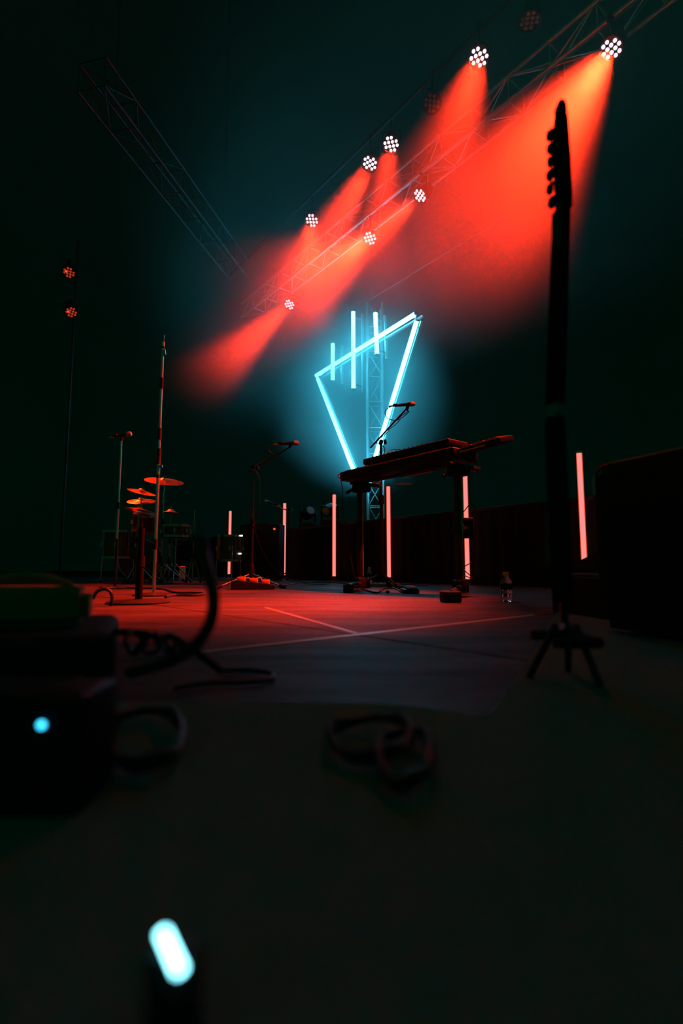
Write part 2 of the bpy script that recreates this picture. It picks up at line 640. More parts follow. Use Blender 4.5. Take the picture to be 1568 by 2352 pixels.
# ------------------------------------------------------------------ upright floor tubes
def light_tube(px, Y, label, Lt=1.2, tilt=0):
    b = atY(px, 1300, Y)
    t = thing('floor_light_tube', label, 'light tube', (b.x, Y, 0), group='upright pink-red light tubes along the riser')
    MB().lathe([(0, .02), (.05, .02), (.11, .012), (.12, 0), (0, 0)], 24).build('base', 'black_metal', t)
    MB().cyl((0, 0, .015), (0, 0, .065), .02).build('socket', 'black_plastic', t)
    c = MB().cyl((0, 0, .065), (0, 0, .065 + Lt), .0205, n=20).build('core', 'core', t)
    s = MB()
    bmesh.ops.create_cone(s.bm, cap_ends=False, segments=24, radius1=.0275, radius2=.0275, depth=Lt + .005,
                          matrix=Matrix.Translation((0, 0, .065 + Lt / 2)))
    s.build('diffuser', 'shell', t)
    MB().cyl((0, 0, .065 + Lt), (0, 0, .085 + Lt), .022).build('end_cap', 'chrome', t)
    MB().sweep([(.02, 0, .03), (.1, .05, .008), (.3, .12, .006), (.5, .3, .006)], .005).build('cable', 'cable', t)
    return t


light_tube(526, 10.0, 'pink-red upright light tube glowing above the drums, only its top showing')
light_tube(652, 8.75, 'pink-red upright light tube beside the small drum microphone on its orange boom')
light_tube(767, 7.7, 'pink-red upright light tube free of the keyboard, between the microphone stand and the keyboard end')
light_tube(893, 6.9, 'pink-red upright light tube under the middle of the keyboard')
light_tube(1073, 5.85, 'pink-red upright light tube broken by a black box, at the near keyboard leg')
light_tube(1342, 4.85, 'nearest pink-red upright light tube, alone beside the black amplifier')


# ------------------------------------------------------------------ microphones and stands
def microphone(p, d, label, ln=.19, m='black_metal'):
    """p tail end, d direction of the head"""
    p, d = V(p), V(d).normalized()
    R = d.to_track_quat('Z', 'Y').to_matrix()
    t = thing('microphone', label, 'microphone', p)
    MB().lathe([(0, 0), (.010, 0), (.0115, .02), (.0125, .03), (.019, ln - .055), (.021, ln - .05), (0, ln - .05)], 20).build('body', m, t, rot=R)
    MB().lathe([(.0205, ln - .05), (.0255, ln - .045), (.0262, ln - .03), (.024, ln - .012), (.015, ln - .002), (0, ln)], 20).build('grille', 'mesh_grille', t, rot=R)
    MB().cyl((0, 0, -.055), (0, 0, .002), .0085).build('plug', 'chrome', t, rot=R)
    MB().box((0, .008, .01), (.03, .018, .045), bev=.003).build('switch_block', 'black_plastic', t, rot=R)
    return t


def tripod_stand(name, label, x, y, h, legs=(.5, 2.6, 4.7), spread=.34, r=.011, m='black_metal', legm=None, group=None, lift=.19, sleeves=()):
    t = thing(name, label, 'stand', (x, y, 0), group=group)
    MB().cyl((0, 0, .06), (0, 0, h * .62), r * 1.25).build('lower_pole', m, t)
    MB().cyl((0, 0, h * .6), (0, 0, h), r * .85).build('upper_pole', m, t)
    MB().cyl((0, 0, h * .6 - .04), (0, 0, h * .6 + .04), r * 2).build('clutch', 'black_plastic', t)
    MB().lathe([(0, .05), (r * 2.4, .05), (r * 2.6, .09), (r * 2.2, .16), (r * 1.4, .18), (0, .18)], 16, (0, 0, lift - .14)).build('hub', 'black_plastic', t)
    for i, a in enumerate(legs):
        e = V((math.cos(a) * spread, math.sin(a) * spread, .012))
        s = V((math.cos(a) * .02, math.sin(a) * .02, lift - .06))
        lg = MB().cyl(s, e, r * .75, n=10).build('leg', (legm or m) if not isinstance(legm, (list, tuple)) else legm[i], t)
        MB().cyl(e - (e - s).normalized() * .05, e + (e - s).normalized() * .012, r * 1.6).build('rubber_foot', 'black_rubber', lg)
    for (z0, z1) in sleeves:
        MB().cyl((0, 0, z0), (0, 0, z1), r * 1.5).build('sleeve', 'black_rubber', t)
    return t


def round_stand(name, label, x, y, h, r=.011, br=.13, m='steel', sleeves=(), group=None):
    t = thing(name, label, 'stand', (x, y, 0), group=group)
    MB().lathe([(0, .022), (.03, .022), (br * .8, .016), (br, .008), (br, 0), (0, 0)], 32).build('base', 'black_metal', t)
    MB().cyl((0, 0, .02), (0, 0, h * .55), r * 1.2, n=16).build('lower_pole', m, t)
    MB().cyl((0, 0, h * .55), (0, 0, h), r, n=16).build('upper_pole', m, t)
    MB().cyl((0, 0, h * .55 - .03), (0, 0, h * .55 + .03), r * 1.5).build('clutch', 'black_plastic', t)
    for (z0, z1) in sleeves:
        MB().cyl((0, 0, z0), (0, 0, z1), r * 1.35).build('sleeve', 'black_rubber', t)
    return t


def boom(parent, pivot, a, b, r=.0075, m='black_metal'):
    """pivot, a (counterweight end), b (tip) in world space; parent is unrotated"""
    o = parent.location
    pivot, a, b = V(pivot) - o, V(a) - o, V(b) - o
    MB().cyl(a, b, r).build('boom_arm', m, parent)
    s = (b - a).normalized().cross(V((0, 1, 0))).normalized()
    k = MB().cyl(pivot + V((0, -.035, 0)), pivot + V((0, .03, 0)), .02, n=16)
    k.build('pivot', 'black_plastic', parent)
    MB().lathe([(0, 0), (.022, 0), (.026, .006), (.024, .022), (0, .024)], 16, pivot + V((.03, -.01, 0)),
               rot=V((1, -.3, .1)).to_track_quat('Z', 'Y').to_matrix()).build('knob', 'black_plastic', parent)


# 1 vocal microphone, middle of the stage
p = atY(577, 1345, 4.95)
st = tripod_stand('microphone_stand', 'black boom microphone stand in the open middle of the stage, one leg coloured brighter for its white gleam', p.x, 4.95, 1.03,
                  legs=(3.75, -.35, 1.7), spread=.34, legm=['gleam_chrome', 'chrome', 'black_metal'])
piv = V((p.x, 4.95, atY(578, 1074, 4.95).z))
tip = atY(667, 1026, 4.95)
boom(st, piv, atY(562, 1088, 4.95), tip)
MB().cyl(tip - V(st.location) - V((.01, 0, .0)), tip - V(st.location) + V((.012, 0, .035)), .014).build('microphone_clip', 'black_plastic', st)
mic = microphone(atY(641, 1020, 4.95), atY(686, 1017, 4.95) - atY(641, 1020, 4.95), 'black vocal microphone with a pink edge, held level over the open middle of the stage')
cb = MB().sweep([atY(*q_) for q_ in [(629, 1021, 4.95), (619, 1024, 4.95), (617, 1032, 4.94), (623, 1041, 4.93), (636, 1043, 4.93), (650, 1036, 4.93),
                                     (640, 1044, 4.94), (620, 1052, 4.93), (600, 1062, 4.93), (585, 1074, 4.92)]], .0035)
cb.build('cable', 'cable', mic, shift=-mic.location)
o = MB().sweep([atY(*q_) for q_ in [(578, 1079, 4.9), (588, 1084, 4.9), (595, 1100, 4.9), (596, 1130, 4.9), (596, 1160, 4.9), (592, 1185, 4.92), (583, 1195, 4.93)]], .004).build('hanging_cable', 'cable')
tag(o, 'black cable looping down from the top of the middle microphone stand', 'cable')
fl = [atZ(x_, y_, .006) for x_, y_ in [(676, 1334), (700, 1340), (740, 1342), (755, 1340), (745, 1337), (700, 1337), (690, 1336), (760, 1338), (800, 1341)]]
o = MB().sweep([atY(574, 1170, 4.93), atY(580, 1200, 4.95), atY(590, 1235, 5.0), atY(604, 1268, 5.1), atY(624, 1300, 5.3), atY(650, 1323, 5.6)] + fl, .0042)
o = o.build('trailing_cable', 'cable')
tag(o, 'thin cable curving down from the middle microphone stand and away over the floor', 'cable')

# 2 keyboard microphone
p = atY(877, 1345, 4.97)
piv = V((p.x, 4.97, atY(877, 1016, 4.97).z))
st2 = tripod_stand('microphone_stand', 'black boom microphone stand rising over the keyboard, dark against the sign', p.x, 4.97, piv.z,
                   legs=(1.2, 3.3, 5.3), spread=.26, r=.014)
tip2 = atY(934, 938, 4.92)
boom(st2, piv, atY(850, 1029, 4.97), tip2, .0085)
MB().cyl(tip2 - st2.location - V((.004, 0, .02)), tip2 - st2.location + V((.012, 0, .03)), .016).build('microphone_clip', 'black_plastic', st2)
mic2 = microphone(atY(905, 932, 4.92), atY(962, 926, 4.92) - atY(905, 932, 4.92), 'black vocal microphone with coral glints, held level above the keyboard', ln=.205)
pts = []
for i in range(15):
    t_ = i / 14
    c_ = atY(938, 945, 4.92).lerp(atY(862, 1018, 4.92), t_)
    pts.append(c_ + V((.014 * math.sin(i * 1.5), -.014 * math.cos(i * 1.5), .008 * math.sin(i * 1.5))))
cb = MB().sweep([atY(898, 934, 4.92), atY(890, 938, 4.92), atY(884, 945, 4.90), atY(887, 958, 4.90), atY(898, 964, 4.90), atY(912, 965, 4.90), atY(922, 955, 4.91)] + pts
                + [piv + V((.03, -.03, -.06)), piv + V((.02, -.03, -.15)), piv + V((.0, -.03, -.25))], .004)
cb.build('cable', 'cable', mic2, shift=-mic2.location)

# 3 straight stand, far side
p = atY(264, 1340, 4.9)
st3 = round_stand('microphone_stand', 'slim straight microphone stand with a cyan gleam, shorter of the two at the drum side', p.x, 4.9,
                  atY(274, 1010, 4.9).z, r=.0085, m='pole_metal', sleeves=((.02, .46), ))
mtail = V((p.x, 4.9, atY(274, 1003, 4.9).z))
microphone(mtail + V((-.07, 0, .0)), (1, -.15, .12), 'black microphone with a red tip on the shorter straight stand', ln=.18)
MB().cyl((0, 0, st3.location.z + mtail.z - .04), (0.0, 0, mtail.z - .015), .015).build('microphone_clip', 'black_plastic', st3)
# 4 tall stand
p = atY(353, 1362, 3.7)
H4 = atY(380, 785, 3.7).z


def zz(py):
    return atY(370, py, 3.7).z


st4 = round_stand('tall_stand', 'tall straight metal stand with broken cyan gleams in front of the drums', p.x, 3.7, H4, r=.0095, br=.14, m='pole_metal',
                  sleeves=((zz(893), zz(868)), (zz(1010), zz(984)), (zz(1066), zz(1050)), (zz(800), zz(796)), (zz(1098), zz(1090)), (zz(1262), zz(1238))))
MB().cyl((0, 0, H4), (.004, 0, H4 + .05), .006).build('spigot', 'steel', st4)
MB().box((.012, 0, zz(810)), (.02, .02, .04), bev=.003).build('clamp', 'steel', st4)
MB().box((.02, -.01, zz(1072)), (.025, .02, .02), bev=.003).build('clamp', 'steel', st4)
# 5 short black stand
p = atZ(318, 1385, 0)
st5 = round_stand('short_stand', 'short thick black stand on a wide round base, in front of the taller stands', p.x, p.y, .42, r=.017, br=.17, m='matte_black')
o = MB().sweep([atZ(x_, y_, .008) for x_, y_ in [(380, 1371), (400, 1367), (440, 1367), (462, 1366), (468, 1363), (440, 1361), (400, 1360), (370, 1352), (300, 1350), (230, 1349)]], .009).build('floor_cable', 'cable')
tag(o, 'black cable lying in a long flat loop behind the short thick stand', 'cable')
o = MB().sweep([atY(x_, y_, 2.2) for x_, y_ in [(214, 1375), (222, 1360), (238, 1353), (252, 1358), (257, 1372), (254, 1392)]], .007).build('cable_hoop', 'cable')
tag(o, 'small black cable hoop standing up beside the pale plastic box', 'cable')


# ------------------------------------------------------------------ drum kit
def cymbal(px, py, Y, dia, tilt, label, yaw=0, px_pole=None, hole=False):
    c = atY(px, py, Y)
    t = thing('cymbal', label, 'cymbal', c, group='bronze cymbals of the drum kit')
    R = Matrix.Rotation(tilt[1], 3, 'Y') @ Matrix.Rotation(tilt[0], 3, 'X')
    r = dia / 2
    MB().lathe([(.008, .042), (.02, .040), (.035, .030), (.048, .016), (.06, .012), (r * .6, .004), (r, -.010), (r, -.0115), (r * .6, .0025), (.06, .0105),
                (.046, .014), (.033, .028), (.02, .0385), (.008, .0405)], 48).build('plate', 'brass', t, rot=R)
    MB().cyl((0, 0, .045), (0, 0, .075), .009).build('wing_nut', 'steel', t, rot=R)
    MB().cyl((0, 0, -.01), (0, 0, .0), .016).cyl((0, 0, .042), (0, 0, .05), .016).build('felt', 'black_cloth', t, rot=R)
    return t


def cym_stand(c, label, spread=.3, m='steel', h=None):
    h = c.z - .03
    return tripod_stand('cymbal_stand', label, c.x, c.y, h, spread=spread, r=.010, m=m, legs=(.3, 2.4, 4.5), lift=.3)


KY = 6.8
c1 = cymbal(377, 1104, KY, .50, (.30, .17), 'largest bronze cymbal, tilted highest over the drums')
cym_stand(c1.location, 'tripod stand under the largest cymbal')
c2 = cymbal(325, 1129, KY - .1, .36, (-.06, .18), 'thin bronze cymbal seen edge-on, just under the largest one')
c3 = cymbal(324, 1150, KY + .1, .36, (.32, .05), 'bronze cymbal with a mottled underside, between two edge-on ones')
c4 = cymbal(319, 1171, KY - .3, .36, (-.05, .12), 'lowest bronze cymbal, edge-on above the dark drums')
c5 = cymbal(392, 1176, KY + .2, .22, (-.02, .03), 'small bronze splash cymbal nearest the cyan glints')
cym_stand(c2.location, 'tripod stand of the thin edge-on cymbal')
cym_stand(c3.location, 'tripod stand of the mottled cymbal')
cym_stand(c4.location, 'tripod stand of the lowest cymbal', .22)
cym_stand(c5.location, 'tripod stand of the small splash cymbal', .2)


def drum(x, y, z, dia, dep, label, legs=0, rot=None, name='drum', legl=.3):
    t = thing(name, label, 'drum', (x, y, z), rot=rot)
    r = dia / 2
    sh = MB()
    sh.cyl((0, 0, 0), (0, 0, dep), r, n=40)
    sh.build('shell', 'drum_shell', t)
    MB().lathe([(0, .006), (r * .97, .004), (r * .985, 0), (0, 0)], 40, (0, 0, dep)).build('head', 'drum_head', t)
    for z0 in (.0, dep - .02):
        MB().lathe([(r * 1.0, z0), (r * 1.035, z0), (r * 1.035, z0 + .025), (r * 1.0, z0 + .025), (r, z0)], 40).build('hoop', 'steel', t)
    n = 8
    for k in range(n):
        a = 2 * math.pi * k / n + .2
        ca, sa = math.cos(a), math.sin(a)
        lug = MB().cyl((ca * r * 1.03, sa * r * 1.03, .02), (ca * r * 1.03, sa * r * 1.03, dep - .01), .0035, n=6)
        lug.box((ca * r * 1.02, sa * r * 1.02, dep * .5), (.03, .02, .05), a)
        lug.build('lug', 'steel', t)
    for k in range(legs):
        a = 2 * math.pi * k / legs + .9
        ca, sa = math.cos(a) * r * 1.06, math.sin(a) * r * 1.06
        lg = MB().cyl((ca, sa, dep * .6), (ca * 1.08, sa * 1.08, -z + .015), .006).build('leg', 'chrome', t)
        MB().cyl((ca * 1.08, sa * 1.08, -z), (ca * 1.08, sa * 1.08, -z + .04), .012).build('rubber_foot', 'black_rubber', lg)
    return t


k0 = atY(345, 1290, 7.1)
drum(k0.x, 6.75, .29, .52, .42, 'black bass drum lying on its side under the cymbals', rot=(-math.pi / 2, 0, .3), name='bass_drum')
k1 = atY(300, 1290, 6.6)
drum(k1.x - .12, 6.5, .3, .38, .34, 'black floor tom at the outer end of the drum kit', legs=3, name='floor_tom')
k2 = atY(405, 1290, 6.5)
sn = drum(k2.x, 6.45, .56, .34, .15, 'black snare drum below the small splash cymbal', name='snare_drum')
MB().cyl((0, 0, -.56 + .2), (0, 0, -.01), .012).build('stand_pole', 'steel', sn)
for a in (.2, 2.3, 4.92):
    MB().cyl((0, 0, -.32), (math.cos(a) * .22, math.sin(a) * .22, -.55), .008).build('stand_leg', 'steel', sn)
    MB().cyl((0, 0, -.10), (math.cos(a) * .16, math.sin(a) * .16, -.005), .006).build('stand_arm', 'steel', sn)
tm = drum(k0.x + .05, 6.72, .66, .30, .22, 'black rack tom mounted over the bass drum', name='rack_tom', rot=(.25, .1, 0))
MB().cyl((0, 0, -.16), (0, 0, .0), .014).build('mount', 'chrome', tm)
# hand percussion side: floor tom with bright spots
k4 = atY(527, 1290, 6.9)
ft = drum(k4.x, 6.9, .27, .33, .34, 'black floor tom with chrome hoops and two white sparks, apart from the cymbals', legs=3, name='floor_tom')
MB().box((.165, -.09, .335), (.035, .02, .018), bev=.003).build('chrome_glint', 'white_glint', ft)  # glowing blocks added for the white glints on the hardware
MB().box((.155, -.11, .10), (.035, .02, .018), bev=.003).build('chrome_glint', 'white_glint', ft)
tag(ft, ft['label'], 'drum')
# thin tripod with orange legs
p = atY(443, 1290, 6.6)
tripod_stand('percussion_stand', 'slim tripod stand with reddish legs between the cymbals and the lone floor tom', p.x, 6.6, .93, spread=.10, r=.007, m='steel', lift=.36, legs=(0, 2.1, 4.2))
# tumbler
p = atZ(418, 1337)
tb = thing('tumbler', 'tall white tumbler glowing pink on the floor beside the drums', 'tumbler', (p.x, p.y, 0))
MB().lathe([(0, 0), (.032, 0), (.036, .006), (.037, .19), (.035, .20), (.031, .20), (.031, .02), (0, .02)], 28).build('cup', 'white', tb)
MB().lathe([(0, .208), (.03, .207), (.0375, .203), (.0375, .197), (0, .197)], 28).build('lid', 'white', tb)


# drum overhead microphone next to the second tube
p = atY(662, 1340, 8.2)
ms = tripod_stand('microphone_stand', 'small boom microphone stand half hidden by an upright light tube', p.x, 8.2, atY(662, 1172, 8.2).z, spread=.2)
ta = atY(624, 1158, 8.15)
boom(ms, V((p.x, 8.2, atY(662, 1172, 8.2).z)), atY(668, 1176, 8.2), ta, .009, 'orange')  # orange light put into the boom's colour
microphone(atY(636, 1160, 8.12), ta - atY(660, 1170, 8.2), 'small condenser microphone on the boom coloured orange as if lit, beside an upright tube', ln=.21)

# amplifier in front of the riser with pilot light
p = atY(610, 1320, 8.0)
am = thing('amplifier', 'black guitar amplifier with one orange-red pilot light, in front of the riser', 'amplifier', (p.x - .05, 7.95, 0), -.2)
MB().box((0, 0, .44), (.62, .28, .80), bev=.015).build('cabinet', 'black_tolex', am)
MB().box((0, -.143, .37), (.56, .012, .56), bev=.004).build('grille_cloth', 'black_cloth', am)
MB().box((0, -.143, .74), (.56, .012, .10), bev=.003).build('control_panel', 'black_metal', am)
for k in range(6):
    MB().cyl((-.2 + k * .07, -.15, .74), (-.2 + k * .07, -.165, .74), .012).build('knob', 'black_plastic', am)
MB().sphere((.24, -.155, .76), .018).build('pilot_light', 'red_led_and_glint', am)
MB().box((0, 0, .855), (.18, .03, .025), bev=.008).build('handle', 'black_rubber', am)
for sx in (-.26, .26):
    for sy in (-.1, .1):
        MB().cyl((sx, sy, 0), (sx, sy, .045), .02).build('foot', 'black_rubber', am)


# moving heads on the riser
def moving_head(px, py, Y, label, tilt=(.6, .3), s=1):
    c = atY(px, py, Y)
    t = thing('moving_head_light', label, 'stage light', (c.x, Y, .86), group='moving head lights on the riser')
    MB().box((0, 0, .05), (.3, .26, .1), bev=.02).build('base', 'black_plastic', t)
    for sx in (-.13, .13):
        MB().box((sx, 0, .22), (.035, .12, .28), bev=.015).build('yoke_arm', 'black_plastic', t)
    R = Matrix.Rotation(tilt[1], 3, 'Z') @ Matrix.Rotation(tilt[0], 3, 'X')
    MB().lathe([(0, -.14), (.07, -.13), (.10, -.06), (.105, .06), (.09, .13), (.085, .13), (.085, .12), (0, .12)], 24).build('head', 'black_metal', t, rot=R, shift=(0, 0, .28))
    MB().lathe([(0, .128), (.05, .124), (.084, .118), (0, .118)], 24).build('lens', 'lens_off', t, rot=R, shift=(0, 0, .28))
    return t


moving_head(757, 1160, 8.55, 'black moving head light with a pink rim behind the lone upright tube', (1.9, -.6))
moving_head(707, 1160, 9.15, 'black moving head light in the blue gloom further along the riser', (1.2, .5))

# ------------------------------------------------------------------ pedalboard
p0, p1 = atZ(566, 1347), atZ(655, 1346)
pb = thing('pedal_board', 'black pedal board on the floor at the foot of the middle microphone stand', 'pedal board', ((p0.x + p1.x) / 2, 4.75, 0), .12)
mb = MB()
mb.prism([(-.20, 0), (.18, 0), (.18, .03), (-.20, .075)], -.12, .12)
mb.bm.transform(Matrix.Rotation(math.pi / 2, 4, 'X'))
mb.build('board', 'black_metal', pb, smooth=False)
for k in range(3):
    MB().box((0, -.09 + .09 * k, .058), (.36, .05, .006), rot=Matrix.Rotation(.118, 3, 'Y')).build('rail', 'black_metal', pb, smooth=False)
pl = thing('effects_pedal', 'small metal effects pedal coloured orange as if lit, highest on the pedal board', 'pedal', (pb.location.x - .11, 4.70, .069), .12)
MB().box((0, 0, .022), (.07, .12, .04), bev=.005).build('case', 'orange', pl)  # metal case, its orange light painted as colour
MB().cyl((0, -.03, .04), (0, -.03, .055), .009).build('footswitch', 'chrome', pl)
for sx in (-.018, .018):
    MB().cyl((sx, .035, .04), (sx, .035, .056), .007).build('knob', 'black_plastic', pl)
for i, (dx, lb) in enumerate([(.0, 'small metal effects pedal in the middle of the pedal board'),
                              (.105, 'small metal effects pedal at the low end of the pedal board')]):
    copy_thing(pl, (pb.location.x + dx, 4.705 + .01 * i, .057 - .013 * i), lb)
for i, (dx, a) in enumerate([(-.055, 0), (.05, 0)]):
    o = MB().sweep([(dx - .02, 0, .03), (dx - .01, -.015, .05), (dx + .01, .01, .052), (dx + .022, 0, .03)], .004).build('patch_cable', 'orange', shift=(pb.location.x, 4.70, .05))
    tag(o, ['short patch cable joining the two highest pedals', 'short patch cable joining the two lowest pedals'][i], 'cable')

# ------------------------------------------------------------------ keyboard on stand
ka = V((-.02, 4.86, 0))
kd = V((.62, -.785, 0)).normalized()
kn = V((.785, .62, 0))
KL = 1.36
kang = math.atan2(kd.y, kd.x)
kb = thing('keyboard', 'long black electric keyboard, its silhouette crossing the foot of the triangle sign', 'keyboard', (ka.x, ka.y, 1.0), kang)
MB().box((KL / 2, .15, .045), (KL, .30, .085), bev=.014).build('case', 'black_plastic', kb)
wk = None
for i in range(52):
    x_ = .10 + i * .0226
    if wk is None:
        o = MB().box((0, 0, 0), (.0216, .13, .016), bev=.002).build('white_key', 'key_white', kb, smooth=False)
        wk = o.data
    else:
        o = bpy.data.objects.new('white_key', wk)
        C.objects.link(o)
        o.parent = kb
    o.location = (x_, .24, .092)
bk_ = None
for i in range(51):
    if i % 7 in (2, 6):
        continue
    if bk_ is None:
        o = MB().box((0, 0, 0), (.011, .08, .018), bev=.002).build('black_key', 'black_plastic', kb, smooth=False)
        bk_ = o.data
    else:
        o = bpy.data.objects.new('black_key', bk_)
        C.objects.link(o)
        o.parent = kb
    o.location = (.10 + (i + .5) * .0226, .215, .104)
MB().box((KL / 2, .06, .092), (KL - .1, .08, .008), bev=.002).build('control_panel', 'black_metal', kb)
for k in range(9):
    MB().cyl((.2 + k * .11, .06, .094), (.2 + k * .11, .06, .112), .009).build('knob', 'black_plastic', kb)
for (x0, x1, yy) in ((.12, .24, .0), (.62, .92, .02)):
    MB().box(((x0 + x1) / 2, .30 - yy, -.002), (x1 - x0, .012, .012), bev=.002).build('lit_edge_strip', 'orange', kb)  # orange strips added to draw the lit underside edges
MB().sweep([(.05, -.004, .055), (.035, -.02, .062), (.02, -.03, .055), (.03, -.035, .03), (.07, -.04, .0), (.085, -.03, -.1), (.09, -.02, -.35), (.1, .05, -.7), (.13, .1, -.99)], .004).build('cable', 'cable', kb)

# second, smaller synthesiser on the upper tier
sy = thing('synthesiser', 'smaller black synthesiser standing on the back of the long keyboard', 'synthesiser',
           V((ka.x, ka.y, 1.12)) + kd * .27 + kn * .06, kang)
MB().box((.50, .12, .03), (1.0, .24, .055), bev=.01).build('case', 'black_plastic', sy)
for k in range(14):
    MB().cyl((.08 + k * .05, .05, .055), (.08 + k * .05, .05, .075), .008).build('knob', 'black_plastic', sy)
for k in (.08, .76):
    MB().box((k, .12, -.005), (.03, .18, .012)).build('foot', 'black_rubber', sy, smooth=False)
o = MB().sweep([sy.location + V(v_) for v_ in [(.20, -.03, .05), (.24, 0, .13), (.33, .02, .15), (.42, -.05, .09), (.45, -.15, .04)]], .003).build('looped_cable', 'cable')
tag(o, 'thin cable arching above the smaller synthesiser', 'cable')

# near end: sample pad tray
np_ = V((ka.x, ka.y, 1.02)) + kd * (KL + .02) + kn * .02
pd = thing('sample_pad', 'tilted black sample pad with one edge coloured orange as if lit at the near end of the keyboard', 'sample pad', np_, kang + .2)
Rp = Matrix.Rotation(-.12, 3, 'Y') @ Matrix.Rotation(.25, 3, 'X')
MB().box((.17, .14, .02), (.34, .28, .045), bev=.008).build('case', 'black_plastic', pd, rot=Rp)
for i in range(3):
    for j in range(3):
        MB().box((.07 + i * .10, .05 + j * .09, .045), (.085, .075, .01), bev=.003).build('pad', 'black_rubber', pd, rot=Rp)
MB().box((.13, -.004, .015), (.20, .006, .008)).build('lit_edge', 'orange', pd, smooth=False, rot=Rp)  # lit edge drawn as an added orange strip

# stand
ks = thing('keyboard_stand', 'black two-column keyboard stand with long floor feet and rubber blocks', 'keyboard stand', (0, 0, 0))
for i, (px, Y, fpx, fpy) in enumerate([(827, 4.72, 800, 1361), (1054, 3.86, 1037, 1384)]):
    b = atY(px, 1300, Y)
    ft_ = atZ(fpx, fpy)
    base = V((b.x, Y, 0))
    dr = (V((ft_.x, ft_.y, 0)) - base).normalized()
    MB().box(base + V((0, 0, .50)), (.036, .05, .86), kang, .004).build('column', 'black_metal', ks)
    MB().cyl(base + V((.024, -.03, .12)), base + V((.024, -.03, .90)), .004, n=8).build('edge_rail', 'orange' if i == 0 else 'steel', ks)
    MB().box(base + V((0, 0, .58 - .1 * i)), (.06, .075, .07), kang, .008).build('collar', 'black_plastic', ks)
    e0 = V((ft_.x, ft_.y, 0))
    e1_ = base - dr * .35
    f = MB().cyl(e0 + V((0, 0, .05)), e1_ + V((0, 0, .05)), .02).build('foot_bar', 'black_metal', ks)
    for e in (e0, e1_):
        MB().box(e + V((0, .03, .032)), (.075 if i == 0 else .10, .11, .064), .1, .01).build('rubber_block', 'black_rubber', f)
    MB().box(base + V((0, 0, .06)), (.07, .09, .09), kang, .01).build('bracket', 'black_metal', ks)
    MB().box(base + V((0, 0, .955)) + kn * .08, (.05, .36, .03), kang, .005).build('support_arm', 'black_metal', ks)
    MB().box(base + V((0, 0, .91)) + kd * (.02), (.14, .12, .075), kang, .015).build('head_bracket', 'black_plastic', ks)
    MB().cyl(base + V((-.06, -.05, .90)), base + V((-.12, -.08, .86)), .012, .016).build('clamp_handle', 'black_plastic', ks)
bx = V(atY(827, 1300, 4.72))
by = V(atY(1054, 1300, 3.86))
MB().cyl(V((bx.x, 4.72, .965)), V((by.x, 3.86, .965)), .016).build('cross_bar', 'black_metal', ks)
MB().box(atY(927, 1111, 4.3), (.12, .012, .014)).build('lit_bar_edge', 'orange', ks, smooth=False)  # orange strip added for the lit line under the keyboard
c_ = atY(1073, 1213, 3.95)
dx_ = thing('stage_box', 'small black stage box strapped to the near keyboard leg, hiding part of a tube', 'stage box', (c_.x, 3.95, c_.z - .075))
MB().box((0, 0, .075), (.085, .06, .155), bev=.008).build('case', 'black_plastic', dx_)
MB().cyl((-.02, -.03, .075), (-.02, -.04, .075), .012).build('socket', 'orange', dx_)
MB().box((-.05, 0, .075), (.03, .03, .02)).build('strap', 'black_rubber', dx_, smooth=False)
o = MB().sweep([atY(*q_) for q_ in [(1060, 1120, 3.8), (1056, 1150, 3.8), (1062, 1176, 3.78), (1080, 1158, 3.78), (1092, 1175, 3.8), (1092, 1240, 3.8), (1086, 1285, 3.8),
                                    (1068, 1300, 3.78), (1062, 1304, 3.8), (1068, 1312, 3.76), (1082, 1324, 3.76), (1084, 1330, 3.8), (1066, 1322, 3.84), (1064, 1330, 3.8), (1084, 1344, 3.8)]], .0035).build('coiled_cable', 'cable')
tag(o, 'thin black cable winding across the tube beside the near keyboard leg', 'cable')


# ------------------------------------------------------------------ bottles
def bottle(px, py, label, h=.2, r=.032):
    p = atZ(px, py)
    t = thing('water_bottle', label, 'bottle', (p.x, p.y, 0))
    s = h / .2
    pr = [(0, .004), (r * .8, 0), (r, .008), (r, .03), (r * .93, .036), (r, .042), (r, .07), (r * .93, .076), (r, .082), (r, .125),
          (r * .85, .145), (r * .5, .168), (r * .42, .175), (r * .42, .188)]
    MB().lathe([(a, b * s) for a, b in pr], 28).build('body', 'clear', t)
    MB().lathe([(0, .2 * s), (r * .47, .2 * s), (r * .5, .195 * s), (r * .5, .18 * s), (0, .18 * s)], 20).build('cap', 'orange', t)
    MB().lathe([(r * 1.004, .085 * s), (r * 1.012, .087 * s), (r * 1.012, .118 * s), (r * 1.004, .12 * s)], 28).build('label_band', 'black_plastic', t)
    return t


bottle(848, 1344, 'clear water bottle under the keyboard, between its far leg and a tube', .2)
bottle(1163, 1382, 'clear water bottle standing alone beyond the near keyboard leg, catching red', .17, .034)

# floor bits under the keyboard
p = atZ(940, 1362)
pe = thing('sustain_pedal', 'flat black sustain pedal under the keyboard', 'pedal', (p.x, p.y, 0), .1)
MB().box((0, 0, .016), (.11, .20, .03), bev=.006).build('base', 'black_metal', pe)
MB().box((0, -.03, .040), (.085, .15, .014), bev=.005, rot=Matrix.Rotation(.12, 3, 'X')).build('treadle', 'black_rubber', pe)
p = atZ(868, 1348)
pw = thing('power_strip', 'orange power strip on the floor under the keyboard', 'power strip', (p.x + .06, p.y, 0), -.02)
MB().box((0, 0, .02), (.30, .06, .035), bev=.006).build('case', 'orange', pw)  # case in plain orange
for k in range(5):
    MB().cyl((-.11 + k * .055, 0, .037), (-.11 + k * .055, 0, .042), .018).build('socket', 'black_plastic', pw)
p = atZ(890, 1362)
o = MB().lathe([(0, .02), (.012, .018), (.015, .01), (.012, 0), (0, 0)], 16).build('rubber_stopper', 'black_rubber')
